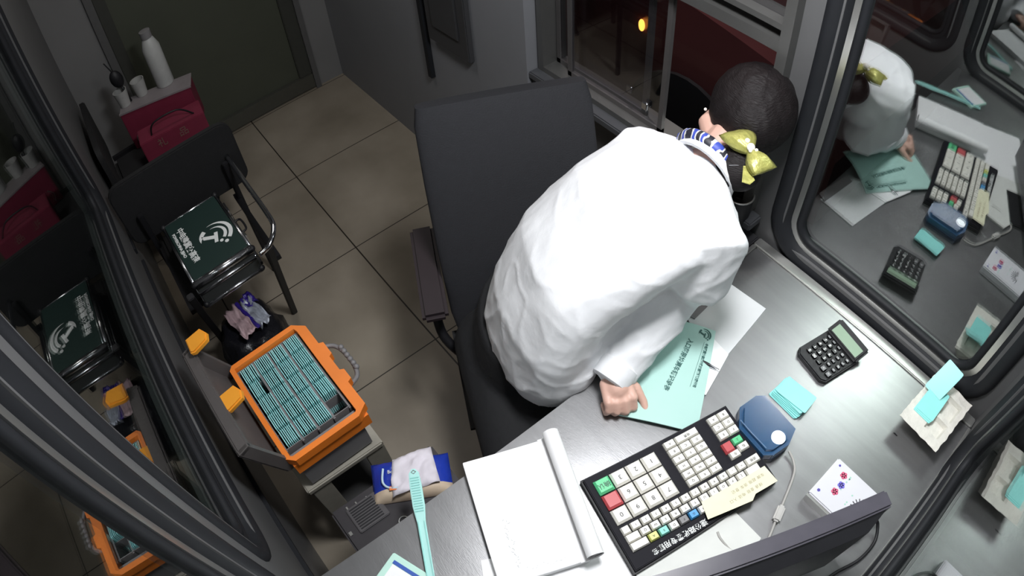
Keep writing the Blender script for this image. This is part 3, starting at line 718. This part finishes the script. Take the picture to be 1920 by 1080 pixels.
def crumple(w, d, h, seed, n=12):
    bm = bmesh.new(); g_ = []
    for i in range(n + 1):
        row = []
        for j in range(n + 1):
            u, v_ = i / n - .5, j / n - .5; row.append(bm.verts.new((u * w + .1 * w * noise.noise(Vector((v_ * 4, seed, 0))), v_ * d + .1 * d * noise.noise(Vector((u * 4, seed, 9))), h * noise.noise(Vector((u * 5, v_ * 5, seed))) + h)))
        g_.append(row)
    for i in range(n):
        for j in range(n): bm.faces.new([g_[i][j], g_[i + 1][j], g_[i + 1][j + 1], g_[i][j + 1]])
    r_ = bmesh.ops.extrude_face_region(bm, geom=bm.faces[:])
    for v in [e for e in r_['geom'] if isinstance(e, bmesh.types.BMVert)]: v.co.z -= .002
    return MB().bm(bm)
crumple(.12, .045, .02, 3).build('pink_panel', mat('pink_foil', (.42, .3, .32), .45, .1, .25, 60), wr, smooth=True).location = (0, -.028, 0)
crumple(.11, .04, .02, 5).build('silver_panel', mat('silver_foil', (.4, .43, .5), .4, .3, .3, 60), wr, smooth=True).location = (.01, .022, .002)
MB().box((-.062, -.006, .016), (.06, .005, .022), bev=.002).build('stripe', mat('violet_foil', (.03, .015, .2), .4, .1, .1), wr)
crumple(.05, .04, .02, 8).build('blue_corner', MATS['violet_foil'], wr, smooth=True).location = (-.04, .03, .0)

# ---------------------------------------------------------------- visitor chairs
def chair(label, loc, rz=0, bw_=.52, arms=True):
    t = thing('visitor_chair', label, 'chair', loc, rz, 'black visitor chairs along the left wall')
    MB().box((.0, -.17, .42), (.42, .12, .462), bev=.015).build('seat', blk2, t)
    b = MB(); b.prism(rrect(-bw_ / 2, bw_ / 2, 0, .29, .05, 5), -.012, .012, frame((-.012, 0, .47)) @ Matrix.Rotation(PI / 2, 4, 'Z') @ Matrix.Rotation(PI / 2, 4, 'X'), bev=.005); b.build('backrest', blk2, t, smooth=40)
    for s in (-1, 1):
        y = s * .205
        if arms and s > 0: MB().tube(bez([(.0, y, .62), (.2, y, .625), (.42, y, .622), (.48, y - s * .012, .615), (.515, y - s * .05, .60), (.515, y - s * .09, .585)], 5), .009, 10).build('armrest_tube', chrome, t, smooth=True)
        MB().box((-.011, -.011, 0), (.011, .011, .62 if arms else .44), frame((.03, y - s * .02, 0)), bev=.003).build('leg', blk, t)
        MB().box((-.012, -.012, 0), (.012, .012, .62 if arms else .44), frame((.290, y - s * .055, 0), 0, 0, rad(20)), bev=.003).build('leg', blk, t)
        MB().box((.0, y - s * .03 - .01, .425), (.42, y - s * .03 + .01, .445)).build('seat_rail', blk, t)
    return t
chair('black visitor chair carrying the aluminium case', (-2.1, .02, 0))
chair('black visitor chair carrying the crimson boxes, back to the wall', (-2.66, -.20, 0), PI / 2, arms=False)

# aluminium case with dark green lid
ac = thing('aluminium_case', 'aluminium case with a dark green lid, white lettering and emblem', 'case', (-1.99, -.115, .463), rad(1.5))
AL, AW, AH = .36, .235, .115
gl = mat('dark_green_lid', (.012, .03, .026), .45, 0, .06, 10)
MB().box((.004, .004, .0), (AL - .004, AW - .004, AH - .002), bev=.003).build('panels', mat('case_side', (.05, .055, .055), .4, .3), ac)
MB().box((.012, .012, AH - .002), (AL - .016, AW - .012, AH + .001)).build('lid_panel', gl, ac)
ed = MB()
for z in (0.006, AH - .046, AH - .004):
    ed.tube([(.006, .006, z), (AL - .006, .006, z)], .006, 10).tube([(.006, AW - .006, z), (AL - .006, AW - .006, z)], .006, 10).tube([(.006, .006, z), (.006, AW - .006, z)], .006, 10).tube([(AL - .006, .006, z), (AL - .006, AW - .006, z)], .015 if z > .1 else .009, 14)
ed.build('edge_profile', mat('case_aluminium', (.6, .61, .64), .22, 1, .02), ac, smooth=True)
for x in (.006, AL - .006):
    for y in (.006, AW - .006):
        for z in (AH - .004, .012): MB().sphere((x, y, z), .012).build('corner_cap', blk, ac, smooth=True)
for x in (.09, .25): MB().box((x, AW, AH - .075), (x + .03, AW + .008, AH - .01), bev=.003).build('latch', chrome, ac)
MB().tube(bez([(.14, AW + .004, AH - .05), (.145, AW + .025, AH - .05), (.2, AW + .025, AH - .05), (.21, AW + .004, AH - .05)]), .004, 8).build('handle', blk, ac, smooth=True)
e_ = MB(); emblem(e_, frame((.205, .148, AH + .0012), rad(-18)), .135); e_.build('lid_emblem', inkw, ac)
text('lid_lettering', '中电建冀交高速', .0305, inkw, ac, frame((.065, .052, AH + .0012)), .0004, 'LEFT', .92, .98, .0006)
text('lid_small_lettering', 'POWERCHINA JIJIAO', .0155, inkw, ac, frame((.075, .026, AH + .0012)), .0004, 'LEFT', 1.0, .98, .0006)

# crimson boxes and things on them
MB_ = MB()
rb1 = thing('crimson_box', 'larger crimson box on the rear chair, topped with white cups', 'box', (-2.746, -.075, .463), math.atan2(.29, .09))
MB().box((0, 0, 0), (.345, .12, .2), bev=.003).build('box_body', crim, rb1)
MB().box((-.002, -.003, .198), (.35, .006, .206)).box((-.002, .006, .2), (.35, .12, .202)).build('silver_edging', mat('silver_edging', (.3, .27, .28), .4, .3), rb1)
MB().tube(bez([(.04, -.004, .02), (.03, -.01, .06), (.05, -.006, .09)]), .003, 6).build('clasp', steel2, rb1)
rb2 = thing('crimson_box', 'smaller crimson box in front on the rear chair, gold writing', 'box', (-2.50, -.05, .463), rad(84))
MB().box((0, 0, 0), (.30, .12, .155), bev=.003).build('box_body', crim, rb2)
for k in (0, 1): text('box_mark', '礼品'[k], .045, mat('dull_gold', (.2, .12, .1), .5, .2), rb2, frame((.07 + .1 * k, -.0008, .115), 0, PI / 2), .0006)
MB().tube(bez([(.06, .03, .155), (.09, .02, .21), (.2, .02, .215), (.26, .03, .155)]), .004, 6).build('cord_handle', blk, rb2, smooth=True)
bt = thing('white_flask', 'tall white flask on the larger crimson box', 'flask', (-2.79, .175, .666))
MB().lathe([(.0, 0), (.04, 0), (.042, .005), (.042, .2), (.03, .235), (.024, .25), (.0, .25)], 24).build('flask_body', mat('flask_white', (.42, .43, .42), .4), bt, smooth=40)
MB().lathe([(.0, .25), (.026, .25), (.026, .285), (.0, .288)], 20).build('flask_cap', greyp, bt, smooth=40)
cu_ = thing('paper_cup', 'short white paper cup on the larger crimson box', 'cup', (-2.81, .06, .666))
MB().lathe([(.0, 0), (.026, 0), (.034, .08), (.031, .08), (.024, .006), (.0, .006)], 24).build('cup_body', mat('cup_white', (.36, .36, .35), .5), cu_, smooth=40)
br = thing('hair_brush', 'black brush standing in the paper cup', 'brush', (-2.80, .0, .672), 0, rot=(rad(8), rad(-5), 0))
MB().tube([(0, 0, .0), (0, 0, .11)], .006, 10).build('brush_handle', blk, br, smooth=True)
MB().sphere((0, 0, .13), .03, sc=(.7, 1, 1.5)).build('brush_head', blk, br, smooth=True)
MB().tube([(0, 0, .17), (0, -.01, .23)], .003, 6).build('brush_tip', blk, br)
cu2 = copy_tree(cu_); cu2.location = (-2.805, -.03, .666); cu2['label'] = 'white cup at the wall end of the larger crimson box'

# ================================================================ operator chair
och = thing('operator_chair', 'wide dark office chair behind the person', 'chair', (-.837, .64, 0), math.atan2(-.454, .891))
# local x = forward, y = left(+) across
bk = []
for z, x, hw_ in ((.50, -.075, .215), (.56, -.10, .225), (.7, -.165, .228), (.9, -.25, .228), (1.05, -.31, .225), (1.095, -.33, .215)):
    bk.append(((x, 0, z), (0, hw_, 0), (.028, 0, .01)))
MB().ellrings(bk, 36, pw=6).build('backrest', mat('chair_mesh', (.014, .0145, .018), .75, 0, .08, 60, .15, 300), och, smooth=40)
MB().box((-.12, -.235, .43), (.26, .235, .50), bev=.03).build('seat', blk2, och, smooth=40)
for s, n in ((-1, 0), (1, 0)):
    a = MB(); a.box((-.34, -.035, .635), (-.01, .035, .665), frame((0, s * .265, 0)), bev=.01)
    a.build('armrest', mat('armrest_maroon', (.016, .009, .012), .6), och, smooth=40)
    MB().tube(bez([(-.12, s * .265, .637), (-.05, s * .26, .52), (-.0, s * .2, .44)]), .014, 10).build('arm_post', blk, och, smooth=True)
MB().cyl((-.01, 0, .1), .028, .34).build('gas_column', blk, och, smooth=40)
for k in range(5):
    a = 2 * PI * k / 5 + .35; l_ = MB().tube([(0, 0, .12), (.26 * math.cos(a), .26 * math.sin(a), .075)], [.024, .014], 10).build('base_leg', blk, och, smooth=True)
    MB().cyl((0, 0, -.011), .028, .022, 18, frame((.26 * math.cos(a), .26 * math.sin(a), .0285), a) @ Matrix.Rotation(PI / 2, 4, 'X')).cyl((.26 * math.cos(a), .26 * math.sin(a), .05), .008, .03, 10).build('caster', blk, l_, smooth=40)

# ================================================================ person
pe_lab = 'person in a white shirt leaning toward the toll window, gold bow in dark hair'
def finish(mb, name, m, parent=None, vox=.006, sm=6, label=None, disp=None):
    o = mb.build(name, m, parent, label=label)
    r = o.modifiers.new('remesh', 'REMESH'); r.mode = 'VOXEL'; r.voxel_size = vox; r.use_smooth_shade = True
    s = o.modifiers.new('smooth', 'SMOOTH'); s.factor = .5; s.iterations = sm
    dg = bpy.context.evaluated_depsgraph_get(); dg.update()
    me = bpy.data.meshes.new_from_object(o.evaluated_get(dg)); o.modifiers.clear(); old = o.data; o.data = me; bpy.data.meshes.remove(old)
    if disp:
        me.update()
        ns = [v.normal.copy() for v in me.vertices]
        for v, nn in zip(me.vertices, ns): v.co += nn * disp(v.co)
    for p in me.polygons: p.use_smooth = True
    return o
V = Vector
PEL = V((-.80, .53, .60)); WST = V((-.77, .60, .80)); MID = V((-.72, .70, .95)); CHS = V((-.665, .80, 1.045)); SHM = V((-.625, .885, 1.09)); NCK = V((-.60, .955, 1.115))
SL = V((-.765, .905, 1.05)); SR = V((-.47, .80, 1.07))
HC = V((-.632, 1.125, 1.155))
wv = V((.93, -.36, 0)).normalized()
EL_R = V((-.528, .80, .90)); WR_R = V((-.487, .572, .805))
EL_L = V((-.80, 1.05, .88)); WR_L = V((-.70, 1.09, .80))
body = MB()
body.ellrings([(PEL, wv * .15, V((.03, .09, 0))), (PEL + V((0, .01, .1)), wv * .15, V((-.02, .09, .0))), (WST, wv * .12, V((-.02, .08, -.03))), (MID, wv * .13, V((-.02, .075, -.05))), (CHS, wv * .15, V((-.03, .06, -.08))), (SHM, wv * .13, V((-.03, .05, -.06))), (SHM + V((.005, .03, .01)), wv * .07, V((-.02, .04, -.04)))], 20)
body.capsule([SHM, NCK, HC - V((0, .03, .02))], [.055, .05, .05])
body.capsule([SHM, SL, EL_L, WR_L], [.05, .048, .037, .026]); body.capsule([SHM, SR, EL_R, WR_R], [.05, .048, .037, .026])
HL, HR = PEL + V((-.07, -.02, -.05)), PEL + V((.09, -.04, -.04))
KL, KR = V((-.48, .31, .53)), V((-.34, .47, .53))
AL_, AR_ = V((-.46, .295, .10)), V((-.33, .45, .10))
body.capsule([HL, KL, AL_], [.085, .058, .036]).capsule([HR, KR, AR_], [.085, .058, .036])
# head: skull, jaw facing out of the window and down
fdir = V((-.55, .50, -.67)).normalized(); udir = V((-.1, .68, .72)); udir = (udir - fdir * udir.dot(fdir)).normalized(); rdir = fdir.cross(udir)
HR3 = Matrix((rdir, fdir, udir)).transposed()
body.sphere(HC, .085, sc=(.86, 1.05, 1.1), rot=HR3)
body.sphere(HC + fdir * .035 - udir * .05, .055, sc=(.95, 1.0, 1.15), rot=HR3)
body.capsule([HC + fdir * .088 + udir * .005, HC + fdir * .103 - udir * .025], [.008, .012])
for s in (-1, 1):
    body.sphere(HC + rdir * s * .075 - udir * .015, .02, sc=(.4, .7, 1.2), rot=HR3)
    body.capsule([HC + fdir * .086 - udir * .056 - rdir * .018, HC + fdir * .090 - udir * .055, HC + fdir * .086 - udir * .056 + rdir * .018], [.005, .007, .005])
body.capsule([V((-.655, 1.03, 1.12)), V((-.695, 1.06, 1.12)), V((-.715, 1.10, 1.115))], [.03, .026, .014])
# right hand: loose fist on the folder corner
hb = WR_R; hx = V((.90, -.44, -.22)).normalized(); hz = V((.2, 0, 1)).normalized(); hy = hz.cross(hx).normalized(); hz = hx.cross(hy)  # hx = towards knuckles, hy = thumb side(+)
def hp_(x, y, z): return hb + hx * x + hy * y + hz * z
def build_hand(mb, P_, mirror=1):
    mb.capsule([P_(-.01, 0, 0), P_(.03, 0, .002)], [.025, .027])
    for k, y in enumerate((.0285, .0095, -.0095, -.0275)):
        mb.capsule([P_(.015, y * .75 * mirror, .0), P_(.062 - .003 * abs(k - 1), y * mirror, .006 - .002 * k)], [.015, .0105])
        L1 = (.030, .033, .031, .025)[k]; q = .064 - .003 * abs(k - 1)
        mb.capsule([P_(q, y * mirror, .004), P_(q + L1 * .55, y * 1.04 * mirror, -.012), P_(q + L1 * .5, y * 1.04 * mirror, -.032), P_(q - .01, y * mirror, -.040)], [.0092, .0085, .008, .0075], 10)
    mb.capsule([P_(.005, .022 * mirror, -.004), P_(.036, .046 * mirror, -.008), P_(.068, .056 * mirror, -.018), P_(.098, .058 * mirror, -.027)], [.015, .0115, .0095, .0075], 10)
build_hand(body, hp_)
hb2 = WR_L; gx = V((.5, .8, -.1)).normalized(); gz = V((0, .1, 1)).normalized(); gy = gz.cross(gx).normalized(); gz = gx.cross(gy)
build_hand(body, lambda x, y, z: hb2 + gx * x + gy * y + gz * z, -1)
person = finish(body, 'person', skin, None, .0034, 2)
tag(person, pe_lab, 'person')
# shirt
def wrinkle(c):
    n1 = noise.noise(c * 9 + V((3, 1, 7))); n2 = noise.noise(V((c.x * 22, c.y * 22, c.z * 10)))
    d = V((.25, .42, .3)).normalized(); al = c.dot(d); w_ = c - d * al
    fold = 1 - abs(noise.noise(V((w_.x * 11, w_.y * 11, al * 3.5)))) * 3.2
    f2 = 1 - abs(noise.noise(V((c.x * 14 + 5, c.y * 9, c.z * 16)))) * 3.0
    arm = 1 if (c - (EL_R + WR_R) * .5).length < .17 else .35
    return .004 * n1 + .001 * n2 + .004 * max(0, fold) ** 2 + .005 * arm * max(0, f2) ** 2
sh = MB()
sh.ellrings([(V((-.715, .545, .70)), V((.175, -.055, .0)), V((.03, .105, 0))), (V((-.715, .55, .75)), V((.180, -.055, .0)), V((.025, .110, .0))), (V((-.715, .575, .83)), V((.182, -.06, .0)), V((.0, .115, -.03))),
             (V((-.715, .64, .93)), V((.185, -.065, .0)), V((-.03, .11, -.07))), (V((-.675, .74, 1.02)), V((.19, -.07, .0)), V((-.04, .085, -.095))), (V((-.64, .83, 1.065)), V((.19, -.07, .0)), V((-.04, .06, -.09))), (V((-.615, .895, 1.085)), V((.15, -.055, 0)), V((-.03, .05, -.075))), (V((-.60, .935, 1.10)), V((.075, -.03, 0)), V((-.02, .035, -.055)))], 32, pw=2.3)
sh.capsule([SHM + V((-.03, 0, 0)), SL + V((.01, -.01, .005)), SL * .5 + EL_L * .5, EL_L, WR_L * .8 + EL_L * .2], [.075, .078, .066, .058, .046])
sh.capsule([SHM + V((.03, 0, 0)), SR, SR * .5 + EL_R * .5 + V((.02, 0, 0)), EL_R + V((.006, 0, 0)), EL_R * .5 + WR_R * .5 + V((.004, 0, 0)), WR_R * .93 + EL_R * .07], [.075, .082, .074, .064, .055, .043])
sh.capsule([SHM + V((.09, -.04, -.05)), V((-.615, .68, .92)), V((-.61, .58, .83)), V((-.59, .53, .775))], [.08, .078, .075, .07])
shirt = finish(sh, 'shirt', shirtm, person, .006, 5, 'white long-sleeved shirt, untucked', wrinkle)
cf = MB(); cax = (WR_R - EL_R).normalized(); cf.tube([WR_R - cax * .035, WR_R - cax * .03, WR_R + cax * .012, WR_R + cax * .016], [.043, .047, .045, .04], 24); cf.build('cuff', shirtm, person, smooth=40)
# collar and striped scarf
cl = MB(); ax = (HC - SHM).normalized()
def ring_at(c, ax, r, n=24):
    u = ax.orthogonal().normalized(); w = ax.cross(u); return [c + (u * math.cos(2 * PI * k / n) + w * math.sin(2 * PI * k / n)) * r for k in range(n)]
NB = SHM * .25 + NCK * .75
cl.rings([ring_at(NB - ax * .01, ax, .085), ring_at(NB + ax * .02, ax, .075), ring_at(NB + ax * .02, ax, .068), ring_at(NB - ax * .01, ax, .076)], caps=False, closed=True).build('collar', shirtm, person, smooth=40)
def stripes():
    M_ = bpy.data.materials.new('striped_scarf'); M_.use_nodes = True; N = M_.node_tree.nodes; L = M_.node_tree.links
    tc = N.new('ShaderNodeTexCoord'); wv_ = N.new('ShaderNodeTexWave'); wv_.inputs['Scale'].default_value = 11; wv_.inputs['Distortion'].default_value = 5; wv_.inputs['Detail Scale'].default_value = 2; L.new(tc.outputs['Object'], wv_.inputs[0])
    r = N.new('ShaderNodeValToRGB'); r.color_ramp.interpolation = 'CONSTANT'; e = r.color_ramp.elements; e[0].color = (.02, .02, .03, 1); e[1].position = .3; e[1].color = (.6, .6, .58, 1)
    k = e.new(.78); k.color = (.04, .07, .4, 1)
    L.new(wv_.outputs[0], r.inputs[0]); L.new(r.outputs[0], N['Principled BSDF'].inputs['Base Color']); return M_
sc_ = MB(); NB2 = NB + ax * .02 + V((-.01, 0, 0)); sc_.tube([p for p in ring_at(NB2, ax, .068, 20)], .018, 10, closed=True); sc_.build('neck_scarf', stripes(), person, smooth=True, label='black, white and blue striped neck scarf')
# trousers and shoes
tr_ = MB(); tr_.ellrings([(PEL + V((0, 0, -.09)), wv * .16, V((.04, .11, 0))), (PEL + V((0, 0, .0)), wv * .18, V((.02, .12, 0))), (PEL + V((0, .02, .12)), wv * .165, V((-.0, .105, 0)))], 24)
tr_.capsule([HL, KL, AL_ + V((0, 0, .02))], [.105, .08, .062]).capsule([HR, KR, AR_ + V((0, 0, .02))], [.105, .08, .062])
finish(tr_, 'trousers', trou, person, .008, 4)
for a_ in (AL_, AR_):
    s_ = MB(); s_.capsule([V((a_.x - .03, a_.y + .02, .045)), V((a_.x + .05, a_.y, .042)), V((a_.x + .14, a_.y - .02, .034))], [.04, .038, .033]); q = finish(s_, 'shoe', blk, person, .006, 3)
# hair: full cap plus netted bun and bow
hr = MB(); hr.sphere(HC - fdir * .022 + udir * .012, .105, sc=(.98, 1.0, 1.05), rot=HR3); hr.sphere(HC + udir * .055 + fdir * .02, .085, sc=(1, 1, .8), rot=HR3)
hr.sphere(HC - fdir * .06 - udir * .02, .075, rot=HR3)
BUN = V((-.548, .972, 1.135))
finish(hr, 'hair', hairm, person, .006, 5, None, lambda c: .0025 * noise.noise(V((c.x * 60, c.y * 60, c.z * 14))))
bu = MB(); bu.sphere(BUN, .052, sc=(1.1, 1, .95)); b_ = finish(bu, 'hair_bun', hairm, person, .005, 2, 'netted bun')
nt2 = MB()
bdir = V((-.30, .1, .9)).normalized()
for k in range(7):
    c = BUN + V((.0, -.006, .043 - abs(k - 3) * .0022)) + V((.011, -.014, 0)) * (k - 3) * .55
    nt2.tube([c + V((-.014, -.011, -.004)), c, c + V((.014, .011, -.004))], .0012, 6)
nt2.build('bun_net_cords', mat('net_cord', (.08, .08, .09), .5), b_)
bw0 = V((-.495, .965, 1.225)); bx_ = V((.55, .83, -.1)).normalized()
bc = V((-.523, .968, 1.20)); along = V((.62, .02, -.10)).normalized()
def loop(mb, c, d, L_, w, h):
    side = V((0, 0, 1)).cross(d).normalized(); up = d.cross(side) * -1
    rings_ = []
    for i in range(9):
        t = i / 8; ww = w * (.25 + .75 * math.sin(PI * .5 * min(1, t * 1.35))); hh = h * math.sin(PI * (.12 + .8 * t)); cc = c + d * L_ * t
        rg = []
        for k in range(18):
            a = 2 * PI * k / 18; pl = 1 + .12 * math.cos(7 * a)
            rg.append(cc + side * ww * math.cos(a) * pl + up * hh * math.sin(a) * pl)
        rings_.append(rg)
    mb.rings(rings_)
bow = bpy.data.objects.new('hair_bow', None); COL.objects.link(bow); bow.parent = person; bow['label'] = 'olive-gold satin bow with a pearl knot'
b1 = MB(); loop(b1, bc, V((-.86, .38, -.02)).normalized(), .066, .036, .02); b1.build('bow_loop', gold, bow, smooth=True)
b1 = MB(); loop(b1, bc, V((.9, -.25, -.15)).normalized(), .055, .030, .018); b1.build('bow_loop', gold, bow, smooth=True)
b1 = MB(); b1.prism([(0, -.006), (.04, -.016), (.046, .0), (.036, .012), (0, .005)], -.001, .001, frame(bc + V((.015, -.03, -.012)), rad(-40), 0, rad(10))); b1.build('bow_tail', gold, bow)
b1 = MB(); b1.sphere(bc + V((0, 0, .012)), .009).sphere(bc + V((.012, .004, .01)), .004).sphere(bc + V((.006, -.010, .012)), .004).sphere(bc + V((-.016, .008, .014)), .006); b1.build('pearl_knot', pearl, bow, smooth=True)
MB().sphere(V((-.727, 1.083, 1.128)), .004).build('earring', pearl, person, smooth=True)

# ================================================================ outside
struct('ground', MB().box((-8, 1.5, -.35), (6, 9, -.25)).box((-8, -8, -.35), (6, -.45, -.25)), mat('asphalt', (.02, .02, .021), .8, 0, .2, 8, .3, 60))
cr_ = thing('car', 'dark maroon car waiting outside the toll window', 'car', (-3.15, 2.0, -.25))
cpt = mat('maroon_paint', (.11, .035, .037), .3, .3, .1, 4, coat=.3)
prof = [(-1.9, .35), (-1.92, .75), (-1.75, .95), (-1.0, 1.02), (-.6, 1.4), (-.3, 1.47), (.7, 1.47), (1.1, 1.35), (1.6, 1.02), (2.3, .92), (2.45, .7), (2.45, .35)]
MB().rings([[(x, y, z * (1 if z < 1.0 else 1)) for x, z in prof] for y in (0, 1.7)]).build('car_body', cpt, cr_)
MB().prism([(-.85, 1.06), (-.5, 1.38), (-.28, 1.43), (.12, 1.43), (.12, 1.06)], 0, .02, frame((0, .0, 0), 0, PI / 2)).prism([(.17, 1.06), (.17, 1.43), (.7, 1.43), (1.0, 1.34), (1.35, 1.06)], 0, .02, frame((0, .0, 0), 0, PI / 2)).build('side_windows', mat('car_glass', (.01, .01, .012), .1), cr_)
for x in (-1.2, 1.7):
    for y in (-.02, 1.5):
        w_ = MB().cyl((x, .33, -y - .22), .33, .22, 32, frame((0, 0, 0), 0, PI / 2)).build('wheel', rubber, cr_, smooth=40)
for x in (-.16, .98): MB().box((x, -.012, .8), (x + .14, 0, .815), bev=.004).build('door_handle', chrome, cr_)
MB().sphere((1.416, -.01, .8), .022, sc=(.8, .4, 1.4)).build('marker_lamp', mat('amber_lamp', (1, .4, .05), .4, 0, 0, emit=(1, .42, .06, 9)), cr_, smooth=True)
